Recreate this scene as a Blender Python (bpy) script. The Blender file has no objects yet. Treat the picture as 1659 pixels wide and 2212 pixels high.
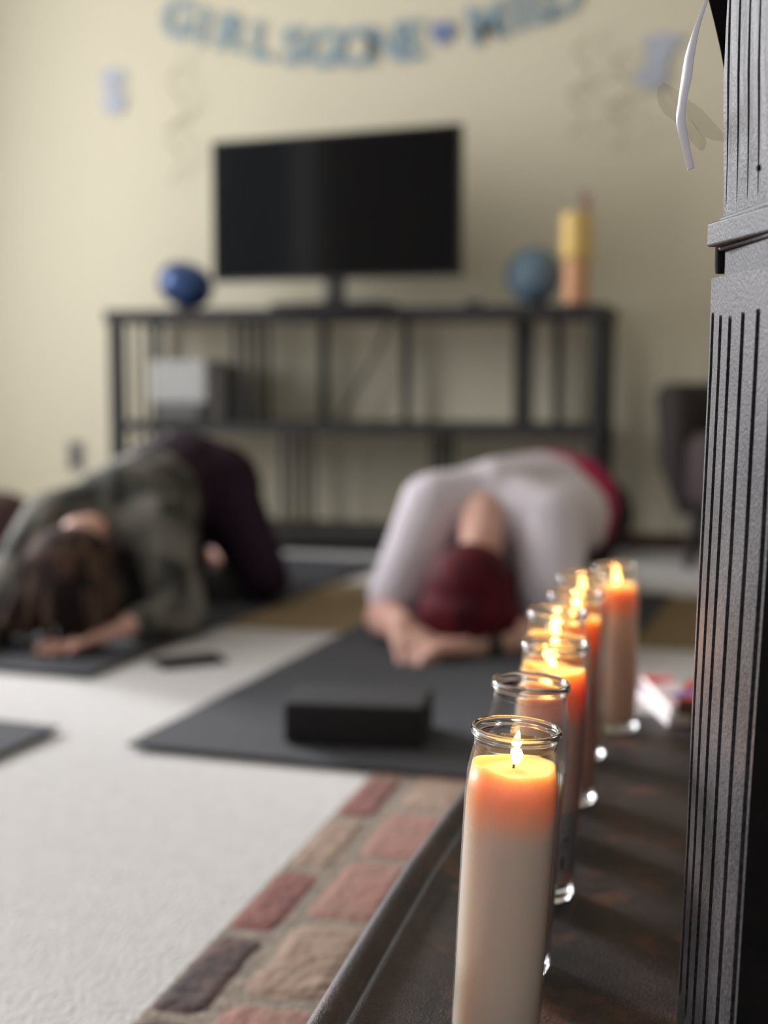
import bpy, bmesh, math, random
from mathutils import Vector, Matrix, Euler
random.seed(7)
R = math.radians
S = bpy.context.scene
COL = S.collection

# ------------------------------------------------------------------ camera
CAM = Vector((0, 0, 0.62)); YAW = R(15); PITCH = R(5.8); F = 3000.0
cd = bpy.data.cameras.new('camera'); cam = bpy.data.objects.new('camera', cd); COL.objects.link(cam)
cam.location = CAM
cam.rotation_euler = Euler((R(90) - PITCH, 0, YAW), 'XYZ')
cd.sensor_fit = 'HORIZONTAL'; cd.sensor_width = 36; cd.lens = 36 * F / 1659
cd.clip_start = 0.02; cd.clip_end = 60
cd.dof.use_dof = True; cd.dof.focus_distance = 0.93; cd.dof.aperture_fstop = 4.1
S.camera = cam
S.view_settings.view_transform = 'Standard'; S.view_settings.look = 'None'
S.view_settings.gamma = 1; S.view_settings.use_curve_mapping = False
S.view_settings.exposure = 0.0

# ------------------------------------------------------------------ light
w = bpy.data.worlds.new('world'); S.world = w; w.use_nodes = True
w.node_tree.nodes['Background'].inputs[0].default_value = (0.87, 0.93, 1.0, 1)
w.node_tree.nodes['Background'].inputs[1].default_value = 0.58

def area(name, loc, target, sx, sy, e, c):
    l = bpy.data.lights.new(name, 'AREA'); l.shape = 'RECTANGLE'; l.size = sx; l.size_y = sy
    l.energy = e; l.color = c
    o = bpy.data.objects.new(name, l); COL.objects.link(o); o.location = loc
    o.rotation_euler = (Vector(target) - Vector(loc)).to_track_quat('-Z', 'Y').to_euler()
    return o
area('window_daylight', (-3.8, 2.9, 1.6), (0, 1.3, 1.0), 2.2, 1.8, 128, (0.96, 0.97, 1.0))
sl = bpy.data.lights.new('low_sun_through_haze', 'SUN'); sl.energy = 4.2; sl.angle = R(11); sl.color = (0.96, 0.97, 1.0)
so_ = bpy.data.objects.new('low_sun_through_haze', sl); COL.objects.link(so_); so_.location = (-6, 5, 3)
so_.rotation_euler = Vector((.80, -.54, -.30)).to_track_quat('-Z', 'Y').to_euler()

FLAME_W = 0.2      # watts of each candle flame

# pixel of the photograph -> point in the room
M3 = cam.rotation_euler.to_matrix()
FWD = Vector((-math.sin(YAW), math.cos(YAW), 0))
def ray(px, py): return M3 @ Vector(((px - 829.5) / F, (1106 - py) / F, -1))
def PZ(px, py, z): r = ray(px, py); return CAM + r * ((z - CAM.z) / r.z)
def PY(px, py, Y): r = ray(px, py); return CAM + r * ((Y - CAM.y) / r.y)
def PD(px, py, d): r = ray(px, py); return CAM + r * (d / r.dot(FWD))

# ------------------------------------------------------------------ helpers
def srgb(r, g, b):
    f = lambda c: (c / 255 / 12.92) if c <= 10 else ((c / 255 + 0.055) / 1.055) ** 2.4
    return (f(r), f(g), f(b))

def mat(name, col, rough=0.6, metal=0, var=None, scale=20, vmix=0.5, bump=0, bscale=60, bdist=0.002, spec=0.5,
        sss=0, sssr=(0.01, 0.006, 0.004), detail=6, stretch=(1, 1, 1), sheen=0, coat=0):
    m = bpy.data.materials.new(name); m.use_nodes = True
    nt = m.node_tree; b = nt.nodes['Principled BSDF']
    b.inputs['Base Color'].default_value = (*col, 1); b.inputs['Roughness'].default_value = rough
    b.inputs['Metallic'].default_value = metal; b.inputs['Specular IOR Level'].default_value = spec
    b.inputs['Sheen Weight'].default_value = sheen; b.inputs['Coat Weight'].default_value = coat
    if sss:
        b.inputs['Subsurface Weight'].default_value = sss; b.inputs['Subsurface Radius'].default_value = sssr
        b.inputs['Subsurface Scale'].default_value = 1.0
    tc = nt.nodes.new('ShaderNodeTexCoord'); mp = nt.nodes.new('ShaderNodeMapping')
    mp.inputs['Scale'].default_value = stretch
    nt.links.new(tc.outputs['Object'], mp.inputs[0])
    if var:
        n = nt.nodes.new('ShaderNodeTexNoise'); n.inputs['Scale'].default_value = scale; n.inputs['Detail'].default_value = detail
        nt.links.new(mp.outputs[0], n.inputs['Vector'])
        r = nt.nodes.new('ShaderNodeValToRGB')
        r.color_ramp.elements[0].position = 0.5 - 0.5 * (1 - vmix); r.color_ramp.elements[0].color = (*col, 1)
        r.color_ramp.elements[1].position = 0.5 + 0.5 * (1 - vmix); r.color_ramp.elements[1].color = (*var, 1)
        nt.links.new(n.outputs['Fac'], r.inputs[0]); nt.links.new(r.outputs[0], b.inputs['Base Color'])
    if bump:
        n2 = nt.nodes.new('ShaderNodeTexNoise'); n2.inputs['Scale'].default_value = bscale; n2.inputs['Detail'].default_value = 5
        nt.links.new(mp.outputs[0], n2.inputs['Vector'])
        bp = nt.nodes.new('ShaderNodeBump'); bp.inputs['Strength'].default_value = bump; bp.inputs['Distance'].default_value = bdist
        nt.links.new(n2.outputs['Fac'], bp.inputs['Height']); nt.links.new(bp.outputs[0], b.inputs['Normal'])
    return m

def obj(name, bm, m, parent=None, smooth=False, bevel=0, segs=2):
    me = bpy.data.meshes.new(name)
    bmesh.ops.recalc_face_normals(bm, faces=bm.faces[:])
    bm.to_mesh(me); bm.free()
    for k in (m if isinstance(m, (list, tuple)) else [m]): me.materials.append(k)
    if smooth:
        for p in me.polygons: p.use_smooth = True
    o = bpy.data.objects.new(name, me); COL.objects.link(o)
    if parent: o.parent = parent; o.matrix_parent_inverse = PINV.get(parent.name, Matrix())
    if bevel:
        b = o.modifiers.new('bevel', 'BEVEL'); b.width = bevel; b.segments = segs; b.limit_method = 'ANGLE'
    return o
PINV = {}
def thing(name, label, cat, loc=(0, 0, 0), group=None, rot=(0, 0, 0)):
    o = bpy.data.objects.new(name, None); COL.objects.link(o)
    o.location = loc; o.rotation_euler = rot; o.empty_display_size = 0.05
    o['label'] = label; o['category'] = cat
    if group: o['group'] = group
    # children are written in world coordinates unless local=True is used
    PINV[o.name] = Matrix.LocRotScale(Vector(loc), Euler(rot), None).inverted()
    return o
def local(o): PINV[o.name] = Matrix(); return o
def tag(o, label, cat, group=None):
    o['label'] = label; o['category'] = cat
    if group: o['group'] = group
    return o
def struct(o): o['kind'] = 'structure'; return o

def box(bm, x0, x1, y0, y1, z0, z1, mi=0):
    v = [bm.verts.new((x, y, z)) for z in (z0, z1) for y in (y0, y1) for x in (x0, x1)]
    for f in ((0, 1, 3, 2), (4, 5, 7, 6), (0, 1, 5, 4), (2, 3, 7, 6), (0, 2, 6, 4), (1, 3, 7, 5)):
        bm.faces.new([v[i] for i in f]).material_index = mi
def obox(bm, c, dx, dy, dz, mi=0):      # box from centre and three half axes
    c, dx, dy, dz = map(Vector, (c, dx, dy, dz))
    v = [bm.verts.new(c + dx * a + dy * b + dz * e) for e in (-1, 1) for b in (-1, 1) for a in (-1, 1)]
    for f in ((0, 1, 3, 2), (4, 5, 7, 6), (0, 1, 5, 4), (2, 3, 7, 6), (0, 2, 6, 4), (1, 3, 7, 5)):
        bm.faces.new([v[i] for i in f]).material_index = mi
def bar(bm, a, b, w, h, up=(0, 0, 1)):
    a, b = Vector(a), Vector(b); d = (b - a); L = d.length; d.normalize()
    s = d.cross(Vector(up)); s = s.normalized() if s.length > 1e-5 else Vector((1, 0, 0)); t = s.cross(d)
    obox(bm, (a + b) / 2, d * L / 2, s * w / 2, t * h / 2)
def lathe(bm, prof, n=48, c=(0, 0, 0), mi=None, closed=False):
    c = Vector(c); rings = []
    for r, z in prof:
        if r < 1e-6: rings.append([bm.verts.new(c + Vector((0, 0, z)))])
        else: rings.append([bm.verts.new(c + Vector((r * math.cos(2 * math.pi * i / n), r * math.sin(2 * math.pi * i / n), z))) for i in range(n)])
    pairs = list(zip(range(len(rings) - 1), range(1, len(rings))))
    if closed: pairs.append((len(rings) - 1, 0))
    for k, (i, j) in enumerate(pairs):
        a, b = rings[i], rings[j]
        for q in range(n):
            p = (q + 1) % n
            vs = [a[q % len(a)], a[p % len(a)], b[p % len(b)], b[q % len(b)]]
            u = []
            for x in vs:
                if x not in u: u.append(x)
            if len(u) > 2:
                f = bm.faces.new(u)
                if mi: f.material_index = mi[k]
def capsule(bm, a, b, ra, rb, sub=2):
    a, b = Vector(a), Vector(b); t = bmesh.new()
    bmesh.ops.create_icosphere(t, subdivisions=sub, radius=ra, matrix=Matrix.Translation(a))
    bmesh.ops.create_icosphere(t, subdivisions=sub, radius=rb, matrix=Matrix.Translation(b))
    r = bmesh.ops.convex_hull(t, input=t.verts[:])
    dead = set(g for g in r['geom_interior'] + r['geom_unused'] if isinstance(g, bmesh.types.BMVert))
    bmesh.ops.delete(t, geom=list(dead), context='VERTS')
    bmesh.ops.recalc_face_normals(t, faces=t.faces[:])
    me = bpy.data.meshes.new('tmp'); t.to_mesh(me); t.free(); bm.from_mesh(me); bpy.data.meshes.remove(me)
def ell(bm, c, r, rot=None, sub=3):
    m = Matrix.Translation(Vector(c)) @ (rot.to_4x4() if rot else Matrix()) @ Matrix.Diagonal((*r, 1))
    bmesh.ops.create_icosphere(bm, subdivisions=sub, radius=1, matrix=m)
def basis(z, x=None):       # rotation whose Z is z
    z = Vector(z).normalized(); x = Vector(x) if x else Vector((0, 0, 1))
    y = z.cross(x).normalized(); x = y.cross(z)
    return Matrix((x, y, z)).transposed()
def tube(bm, pts, r, n=8):
    pts = [Vector(p) for p in pts]; prev = None
    for i, p in enumerate(pts):
        d = (pts[min(i + 1, len(pts) - 1)] - pts[max(i - 1, 0)]).normalized()
        s = d.cross(Vector((0.3, 0.2, 1))).normalized(); t = s.cross(d)
        rr = r[i] if isinstance(r, (list, tuple)) else r
        ring = [bm.verts.new(p + (s * math.cos(2 * math.pi * k / n) + t * math.sin(2 * math.pi * k / n)) * rr) for k in range(n)]
        if prev:
            for k in range(n): bm.faces.new([prev[k], prev[(k + 1) % n], ring[(k + 1) % n], ring[k]])
        else: bm.faces.new(ring)
        prev = ring
    bm.faces.new(prev[::-1])
def prism(bm, pts, z0, z1, mi=0):
    a = [bm.verts.new((p[0], p[1], z0)) for p in pts]; b = [bm.verts.new((p[0], p[1], z1)) for p in pts]
    n = len(pts)
    bm.faces.new(a[::-1]).material_index = mi; bm.faces.new(b).material_index = mi
    for i in range(n): bm.faces.new([a[i], a[(i + 1) % n], b[(i + 1) % n], b[i]]).material_index = mi
def lerp(tab, x):
    if x <= tab[0][0]: return tab[0][1]
    for (a, b), (c, d) in zip(tab, tab[1:]):
        if x <= c: return b + (d - b) * (x - a) / (c - a)
    return tab[-1][1]

# ------------------------------------------------------------------ room
WY = 4.90; WX = -3.2; RX = 3.2; CZ = 2.7
wallm = mat('cream wall paint', srgb(232, 223, 198), 0.85, bump=0.15, bscale=90, bdist=0.001)
white = mat('white trim paint', srgb(225, 222, 214), 0.5)
ceilm = mat('white ceiling paint', srgb(230, 228, 220), 0.9)
carpet = mat('cream carpet', srgb(214, 210, 207), 0.95, var=srgb(194, 189, 186), scale=45, vmix=0.2, bump=0.9, bscale=170, bdist=0.006,
             spec=0.1, sheen=0.3, stretch=(1, 0.55, 1))
bm = bmesh.new(); box(bm, WX, RX, -1.6, WY, -0.1, 0); struct(obj('floor', bm, carpet))
bm = bmesh.new(); box(bm, WX - 0.12, RX + .12, WY, WY + 0.12, -0.1, CZ); struct(obj('wall_back', bm, wallm))
W0, W1, Z0, Z1 = 1.9, 4.75, 0.35, 2.45
bm = bmesh.new()
box(bm, WX - 0.12, WX, -1.6, W0, -0.1, CZ); box(bm, WX - 0.12, WX, W1, WY, -0.1, CZ)
box(bm, WX - 0.12, WX, W0, W1, -0.1, Z0); box(bm, WX - 0.12, WX, W0, W1, Z1, CZ)
struct(obj('wall_left', bm, wallm))
bm = bmesh.new(); box(bm, RX, RX + 0.12, -1.6, WY, -0.1, CZ); struct(obj('wall_right', bm, wallm))
bm = bmesh.new(); box(bm, WX - .12, RX + .12, -1.6, WY + .12, CZ, CZ + 0.1); struct(obj('ceiling', bm, ceilm))
wn = bpy.data.objects.new('window_1', None); COL.objects.link(wn); struct(wn)
bm = bmesh.new(); t = 0.05
for a, b, c, d in ((W0, W1, Z0, Z0 + t), (W0, W1, Z1 - t, Z1), (W0, W0 + t, Z0, Z1), (W1 - t, W1, Z0, Z1), ((W0 + W1) / 2 - t / 2, (W0 + W1) / 2 + t / 2, Z0, Z1)):
    box(bm, WX - 0.09, WX - 0.03, a, b, c, d)
obj('window_frame', bm, white, wn)
basem = mat('brown wood baseboard', srgb(70, 44, 30), 0.5, var=srgb(90, 58, 40), scale=12, stretch=(1, 8, 8))
bm = bmesh.new(); box(bm, WX, RX, WY - 0.015, WY, 0, 0.055); struct(obj('baseboard_back', bm, basem, bevel=0.003))
bm = bmesh.new(); box(bm, WX, WX + 0.015, -1.6, WY - .015, 0, 0.055); struct(obj('baseboard_left', bm, basem, bevel=0.003))

# tan runner rug
tan = mat('tan rug weave', srgb(148, 128, 98), 0.95, var=srgb(130, 112, 86), scale=60, bump=0.6, bscale=200, bdist=0.003, spec=0.1)
a = PZ(430, 1352, 0); y0 = a.y
bm = bmesh.new(); box(bm, -1.9, 1.9, y0, y0 + 0.72, 0.0005, 0.0058)
tag(obj('runner_rug', bm, tan, bevel=0.0015), 'tan flat woven runner rug lying on the cream carpet behind the kneeling people', 'rug')

# ------------------------------------------------------------------ brick hearth
bm = bmesh.new()
HX0, HX1, HY0, HY1 = PZ(560, 1930, 0).x, 1.3, -0.8, 2.36
mort = mat('sandy mortar', srgb(160, 146, 130), 0.95, var=srgb(118, 104, 94), scale=60, bump=0.8, bscale=150, bdist=0.004)
bmats = [mat('red brick', srgb(150, 96, 88), 0.95, var=srgb(108, 68, 64), scale=26, vmix=.4, bump=1, bscale=70, bdist=0.005),
         mat('tan brick', srgb(170, 148, 128), 0.95, var=srgb(140, 112, 98), scale=26, vmix=.4, bump=1, bscale=70, bdist=0.005),
         mat('charred brick', srgb(54, 48, 50), 0.95, var=srgb(112, 84, 78), scale=14, vmix=.4, bump=1, bscale=70, bdist=0.005),
         mat('rose brick', srgb(168, 116, 108), 0.95, var=srgb(146, 116, 100), scale=20, vmix=.4, bump=1, bscale=70, bdist=0.005)]
box(bm, HX0, HX1, HY0, HY1, 0, 0.0025)
COLS = {0: {-1: 2, 0: 2, 1: 0, 2: 1, 3: 0, 4: 3}, 1: {-1: 3, 0: 1, 1: 3, 2: 3, 3: 1, 4: 3}}
row = 0; x = HX0 + 0.001
while x < HX1 - 0.1:
    wd = 0.058 if row == 0 else 0.094
    k = -11
    while k < 9:
        y_ = (1.18 if row % 2 == 0 else 1.235) + .205 * k
        ya, yb = max(y_ + 0.006, HY0), min(y_ + 0.199, HY1)
        if yb - ya > 0.02:
            mi = COLS.get(row, {}).get(k, random.choice([0, 0, 1, 3, 3, 2])) + 1
            g = 0.006; zt0 = 0.0048 + random.uniform(-.0006, .0008); nx, ny = 5, 9; grid = []
            for a_ in range(nx + 1):
                col_ = []
                for b_ in range(ny + 1):
                    ed = a_ in (0, nx) or b_ in (0, ny)
                    px_ = x + wd * a_ / nx; py_ = ya + (yb - ya) * b_ / ny
                    if a_ in (0, nx) and b_ in (0, ny): px_ += .005 if a_ == 0 else -.005; py_ += .005 if b_ == 0 else -.005
                    jt = random.uniform(-.0022, .0022) if ed else 0
                    col_.append(bm.verts.new((px_ + (jt if a_ in (0, nx) else 0), py_ + (jt if b_ in (0, ny) else 0), 0.0018 if ed else zt0 + random.uniform(-.0005, .0005))))
                grid.append(col_)
            for a_ in range(nx):
                for b_ in range(ny): bm.faces.new([grid[a_][b_], grid[a_ + 1][b_], grid[a_ + 1][b_ + 1], grid[a_][b_ + 1]]).material_index = mi
        k += 1
    x += wd + (0.013 if row == 0 else 0.011); row += 1
struct(tag(obj('brick_hearth', bm, [mort] + bmats), 'low brick hearth strip between the cream carpet and the iron stove', 'hearth'))

# ------------------------------------------------------------------ yoga mats
matm = mat('charcoal yoga mat foam', srgb(74, 74, 78), 0.85, var=srgb(66, 66, 70), scale=40, bump=0.4, bscale=220, bdist=0.001, spec=0.25)
def yoga_mat(name, c0, c1, length, width, label, side=1):
    c0, c1 = Vector((c0.x, c0.y, 0)), Vector((c1.x, c1.y, 0)); d = (c1 - c0).normalized(); s = Vector((d.y, -d.x, 0)) * side
    bm = bmesh.new(); n = 24
    # slightly wavy slab
    top, bot = [], []
    for i in range(n + 1):
        rt, rb = [], []
        for j in range(9):
            p = c0 + d * (length * i / n) + s * (width * j / 8)
            h = 0.0068 + 0.0006 * math.sin(i * 1.7 + j)
            rt.append(bm.verts.new((p.x, p.y, h + 0.005))); rb.append(bm.verts.new((p.x, p.y, h)))
        top.append(rt); bot.append(rb)
    for i in range(n):
        for j in range(8):
            bm.faces.new([top[i][j], top[i + 1][j], top[i + 1][j + 1], top[i][j + 1]])
            bm.faces.new([bot[i][j], bot[i][j + 1], bot[i + 1][j + 1], bot[i + 1][j]])
        bm.faces.new([top[i][0], bot[i][0], bot[i + 1][0], top[i + 1][0]]); bm.faces.new([top[i][8], top[i + 1][8], bot[i + 1][8], bot[i][8]])
    for j in range(8):
        bm.faces.new([top[0][j], top[0][j + 1], bot[0][j + 1], bot[0][j]]); bm.faces.new([top[n][j], bot[n][j], bot[n][j + 1], top[n][j + 1]])
    return tag(obj(name, bm, matm), label, 'yoga mat', 'charcoal yoga mats')
MZ = 0.0118
def flatten(o, cut=None):
    for v in o.data.vertices:
        if v.co.y > (cut or 0): v.co.z -= 0.0
    return o
yoga_mat('yoga_mat', PZ(275, 1606, MZ), PZ(722, 1376, MZ), 1.85, 0.66, 'charcoal yoga mat under the person in the white shirt, with a foam block on it')
yoga_mat('yoga_mat', PZ(188, 1457, MZ), PZ(770, 1236, MZ), 1.8, 0.64, 'charcoal yoga mat under the person in the olive patterned shirt', -1)
a, b = PZ(128, 1569, MZ), PZ(0, 1624, MZ)
yoga_mat('yoga_mat', a, b, 1.7, 0.62, 'charcoal yoga mat whose bare corner enters at the left edge of the photo', 1)

# yoga block
blk = mat('black foam', srgb(34, 32, 33), 0.8, bump=0.3, bscale=260, bdist=0.001, var=srgb(40, 38, 39), scale=90, spec=0.3)
a, b = PZ(612, 1606, 0.0128), PZ(914, 1618, 0.0128)
d = (b - a).normalized(); s = Vector((-d.y, d.x, 0)); L = (b - a).length
bm = bmesh.new(); obox(bm, (a + b) / 2 + s * 0.075 + Vector((0, 0, 0.034)), d * L / 2, s * 0.075, Vector((0, 0, 0.034)))
tag(obj('yoga_block', bm, blk, bevel=0.006, segs=3), 'black foam yoga block lying on the mat behind the candles', 'yoga block')

# phone on the carpet
a, b = PZ(350, 1443, 0.004), PZ(488, 1428, 0.004); d = (b - a).normalized(); s = Vector((-d.y, d.x, 0))
ph = thing('mobile_phone', 'black phone lying flat on the cream carpet between the two occupied mats', 'phone', (a + b) / 2)
blackp = mat('glossy black plastic', (0.01, 0.01, 0.012), 0.2)
bm = bmesh.new(); obox(bm, (a + b) / 2 + s * .03 + Vector((0, 0, .002)), d * .073, s * .036, Vector((0, 0, .005))); obj('case', bm, mat('matt black rubber', (.012, .012, .014), .7, spec=.2), ph, bevel=.003, segs=3)
bm = bmesh.new(); obox(bm, (a + b) / 2 + s * .03 + Vector((0, 0, .0075)), d * .069, s * .033, Vector((0, 0, .0004))); obj('screen', bm, mat('dark phone glass', (.008, .008, .01), .06), ph)

# ------------------------------------------------------------------ media console
cons = mat('dark brown black wood and iron', srgb(46, 43, 43), 0.5, var=srgb(38, 35, 34), scale=14, stretch=(1, 6, 6), bump=.1)
CY = 4.48; CB = 4.86
XL, XR = PY(232, 700, CY).x, PY(1303, 700, CY).x
def X(px, Y=CY, py=800): return PY(px, py, Y).x
ZT = PY(700, 664, CY).z; ZTB = PY(700, 692, CY).z; ZM0, ZM1 = PY(700, 938, CY).z, PY(700, 915, CY).z
ZB0, ZB1 = PY(700, 1172, CY).z, PY(700, 1150, CY).z
c = thing('media_console', 'long dark open-frame console table with slatted dividers against the back wall', 'console table', ((XL + XR) / 2, CY + .19, 0))
bm = bmesh.new(); box(bm, XL - .01, XR + .01, CY - .01, CB, ZTB, ZT); obj('table_top', bm, cons, c, bevel=.004)
bm = bmesh.new(); box(bm, XL + .02, XR - .02, CY + .005, CB - .01, ZM0, ZM1); obj('shelf', bm, cons, c, bevel=.003)
bm = bmesh.new(); box(bm, XL + .02, XR - .02, CY + .005, CB - .01, ZB0, ZB1); obj('shelf', bm, cons, c, bevel=.003)
pw = .033
for x0 in (XL, XR - pw * 1.15):
    for y0 in (CY, CB - pw):
        bm = bmesh.new(); box(bm, x0, x0 + pw * 1.15, y0, y0 + pw, 0, ZTB); obj('post', bm, cons, c, bevel=.003)
for x0 in (XL, XR - .02):
    bm = bmesh.new()
    for k in range(1, 4):
        y = CY + .02 + k * (CB - CY - .04) / 4; box(bm, x0 + .004, x0 + .016, y - .008, y + .008, ZB1, ZTB)
    obj('side_slats', bm, cons, c)
for px in (503, 1111):
    bm = bmesh.new()
    for k in range(4):
        y = CY + .03 + k * (CB - CY - .06) / 3; box(bm, X(px) - .007, X(px) + .007, y - .008, y + .008, ZM1, ZTB)
    obj('slatted_divider', bm, cons, c)
for px in (605, 930):
    bm = bmesh.new()
    for k in range(4):
        y = CY + .03 + k * (CB - CY - .06) / 3; box(bm, X(px) - .007, X(px) + .007, y - .008, y + .008, ZB1, ZM0)
    obj('slatted_divider', bm, cons, c)
for px in (700, 877, 1205):
    bm = bmesh.new(); box(bm, X(px, CB - .03) - .012, X(px, CB - .03) + .012, CB - .04, CB - .01, ZM1, ZTB); obj('back_upright', bm, cons, c)
cabm = mat('grey cable sheath', srgb(120, 112, 102), .6)
p0, p1, p2 = PY(845, 690, CB - .05), PY(800, 790, CB - .03), PY(733, 900, CB - .05)
bm = bmesh.new(); tube(bm, [p0.lerp(p1, i / 6) + Vector((0, 0, 0)) for i in range(6)] + [p1.lerp(p2, i / 6) for i in range(7)], .0075)
tag(obj('power_cable', bm, cabm), 'grey cable slanting down behind the console between two uprights', 'cable')

# printer on the shelf
pc = PY(388, 915, CY + .12)
pr = thing('printer', 'pale grey printer with a dark base on the middle shelf of the console', 'printer', (pc.x, pc.y, ZM1))
prm = mat('pale grey plastic', srgb(176, 176, 174), .5); drk = mat('charcoal plastic', srgb(66, 64, 63), .5)
xa, xb = X(322, CY + .06), X(446, CY + .06); zt = PY(388, 778, CY + .06).z; zm = PY(388, 872, CY + .06).z
bm = bmesh.new(); box(bm, xa, xb, CY + .06, CY + .30, zm, zt); obj('body', bm, prm, pr, bevel=.012, segs=3)
bm = bmesh.new(); box(bm, xa + .005, xb, CY + .07, CY + .30, ZM1, zm); obj('base', bm, drk, pr, bevel=.004)
bm = bmesh.new(); box(bm, xa + .03, xb - .03, CY + .055, CY + .075, ZM1 + .012, zm - .012); obj('paper_tray', bm, mat('grey tray plastic', srgb(110, 108, 106), .5), pr, bevel=.003)
sx = X(468, CY + .1)
bm = bmesh.new(); box(bm, sx - .02, sx + .03, CY + .08, CY + .28, ZM1, PY(468, 790, CY + .1).z)
tag(obj('box_file', bm, mat('dark taupe card', srgb(82, 76, 70), .7), bevel=.003), 'dark taupe upright file box beside the printer on the console shelf', 'file box')

# television
def tvp(px, py, d): return PD(px, py, d)
TL, TR = tvp(459, 610, 4.86), tvp(991, 596, 4.50)
tvz0 = TL.z; tvz1 = tvp(466, 305, 4.86).z
tv = thing('television', 'black flat screen television turned slightly on the dark console', 'television', ((TL.x + TR.x) / 2, (TL.y + TR.y) / 2, ZT))
d = Vector((TR.x - TL.x, TR.y - TL.y, 0)); Lt = d.length; d.normalize(); nrm = Vector((d.y, -d.x, 0)); cc = Vector(((TL.x + TR.x) / 2, (TL.y + TR.y) / 2, (tvz0 + tvz1) / 2))
hz = Vector((0, 0, (tvz1 - tvz0) / 2))
bm = bmesh.new(); obox(bm, cc - nrm * .022, d * Lt / 2, nrm * .02, hz); obox(bm, cc - nrm * .05, d * Lt * .3, nrm * .018, hz * .6)
obj('casing', bm, mat('black television casing', (.012, .012, .013), .35), tv, bevel=.004)
bm = bmesh.new(); obox(bm, cc, d * (Lt / 2 - .009), nrm * .0015, hz - Vector((0, 0, .01)))
obj('screen', bm, mat('black television glass', (.004, .004, .005), .12, spec=.16), tv)
bm = bmesh.new(); obox(bm, Vector((cc.x, cc.y, (ZT + tvz0) / 2 + .01)) - nrm * .03, d * .035, nrm * .012, Vector((0, 0, (tvz0 - ZT) / 2 + .015)))
obj('stand_neck', bm, blackp, tv)
bm = bmesh.new(); obox(bm, Vector((cc.x, cc.y, ZT + .007)) - nrm * .02, d * .2, nrm * .08, Vector((0, 0, .007))); obj('stand_base', bm, blackp, tv, bevel=.005)
p = PY(715, 602, CY + .03)
bm = bmesh.new(); lathe(bm, [(0, 0), (.022, 0), (.022, .05), (.026, .07), (.018, .09), (0, .093)], 24, (p.x, p.y, ZT))
tag(obj('small_speaker', bm, mat('grey speaker cloth', srgb(92, 90, 88), .7), smooth=True), 'small grey rounded device on the console in front of the television', 'speaker')
p = PY(1025, 640, CY + .08)
bm = bmesh.new(); box(bm, p.x - .03, p.x + .03, p.y - .02, p.y + .02, ZT, ZT + .018)
tag(obj('set_top_box', bm, blackp, bevel=.004), 'small black box on the console right of the television foot', 'media box')

# foil football
p = PY(401, 592, CY + .09)
fb = thing('football', 'shiny dark blue football ornament at the left of the console top', 'football', (p.x, p.y, ZT))
bluef = mat('metallic blue foil', (.012, .05, .17), .3, metal=.4, spec=.8, coat=.3)
bm = bmesh.new(); rr = basis(Vector((.85, .1, -.32)))
ra = (.078, .078, .094)
m = Matrix.Translation((p.x, p.y, ZT + .088)) @ rr.to_4x4()
prof = [(0, -.098)] + [(.079 * math.cos(t_) ** .8, .098 * math.sin(t_)) for t_ in [R(-75 + i * 10) for i in range(16)]] + [(0, .098)]
lathe(bm, prof, 32); bmesh.ops.transform(bm, matrix=m, verts=bm.verts[:])
obj('shell', bm, bluef, fb, smooth=True)
bm = bmesh.new()
for k in range(5): obox(bm, (0, -.079, -.03 + k * .015), (.012, 0, 0), (0, .003, 0), (0, 0, .003))
obox(bm, (0, -.079, 0), (.002, 0, 0), (0, .003, 0), (0, 0, .036)); bmesh.ops.transform(bm, matrix=m, verts=bm.verts[:])
obj('laces', bm, mat('pale blue lacing', srgb(120, 160, 200), .4), fb)
# matching small foot
bm = bmesh.new(); lathe(bm, [(0, 0), (.04, 0), (.04, .006), (.03, .014), (0, .014)], 24, (p.x, p.y, ZT)); obj('stand', bm, blackp, fb)

# globe
p = PY(1153, 575, CY + .1)
gl = thing('globe', 'dusty blue ball ornament on the console beside the gold jar', 'ornament', (p.x, p.y, ZT))
bm = bmesh.new(); bmesh.ops.create_uvsphere(bm, u_segments=40, v_segments=24, radius=.093, matrix=Matrix.Translation((p.x, p.y, ZT + .1)))
obj('ball', bm, mat('dusty blue paint', srgb(112, 136, 152), .55, var=srgb(98, 120, 138), scale=16), gl, smooth=True)
bm = bmesh.new(); lathe(bm, [(0, 0), (.05, 0), (.05, .01), (.03, .018), (0, .018)], 24, (p.x, p.y, ZT)); obj('base', bm, blackp, gl)

# gold jar + pink sprig
p = PY(1244, 600, CY + .05)
gj = thing('gold_jar', 'tall gold jar with a copper lower half at the right of the console top', 'jar', (p.x, p.y, ZT))
gold = mat('brushed gold', srgb(228, 194, 118), .5, metal=.2); cop = mat('rose copper', srgb(214, 160, 120), .5, metal=.2)
z6 = PY(1244, 560, CY + .05).z - ZT; z5 = PY(1244, 462, CY + .05).z - ZT
bm = bmesh.new(); lathe(bm, [(0, 0), (.036, 0), (.042, .012), (.043, z6 * .8), (.038, z6), (0, z6)], 32, (p.x, p.y, ZT)); obj('lower_cup', bm, cop, gj, smooth=False)
bm = bmesh.new(); lathe(bm, [(0, z6), (.047, z6), (.051, z6 + .012), (.052, z5 - .02), (.05, z5), (.046, z5), (.046, z5 - .03), (0, z5 - .03)], 32, (p.x, p.y, ZT)); obj('upper_cup', bm, gold, gj)
bm = bmesh.new(); q = Vector((p.x + .02, p.y, ZT + z5 - .03)); tube(bm, [q, q + Vector((.002, 0, .06)), q + Vector((.004, 0, .085))], .003)
for k in range(6): ell(bm, q + Vector((.004 + .012 * math.cos(k * 2.1), .01 * math.sin(k * 2.1), .05 + k * .009)), (.011, .008, .014), sub=2)
tag(obj('dried_sprig', bm, mat('dusty pink petals', srgb(190, 150, 138), .8), smooth=True), 'dusty pink dried sprig standing in the gold jar', 'flower')

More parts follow.
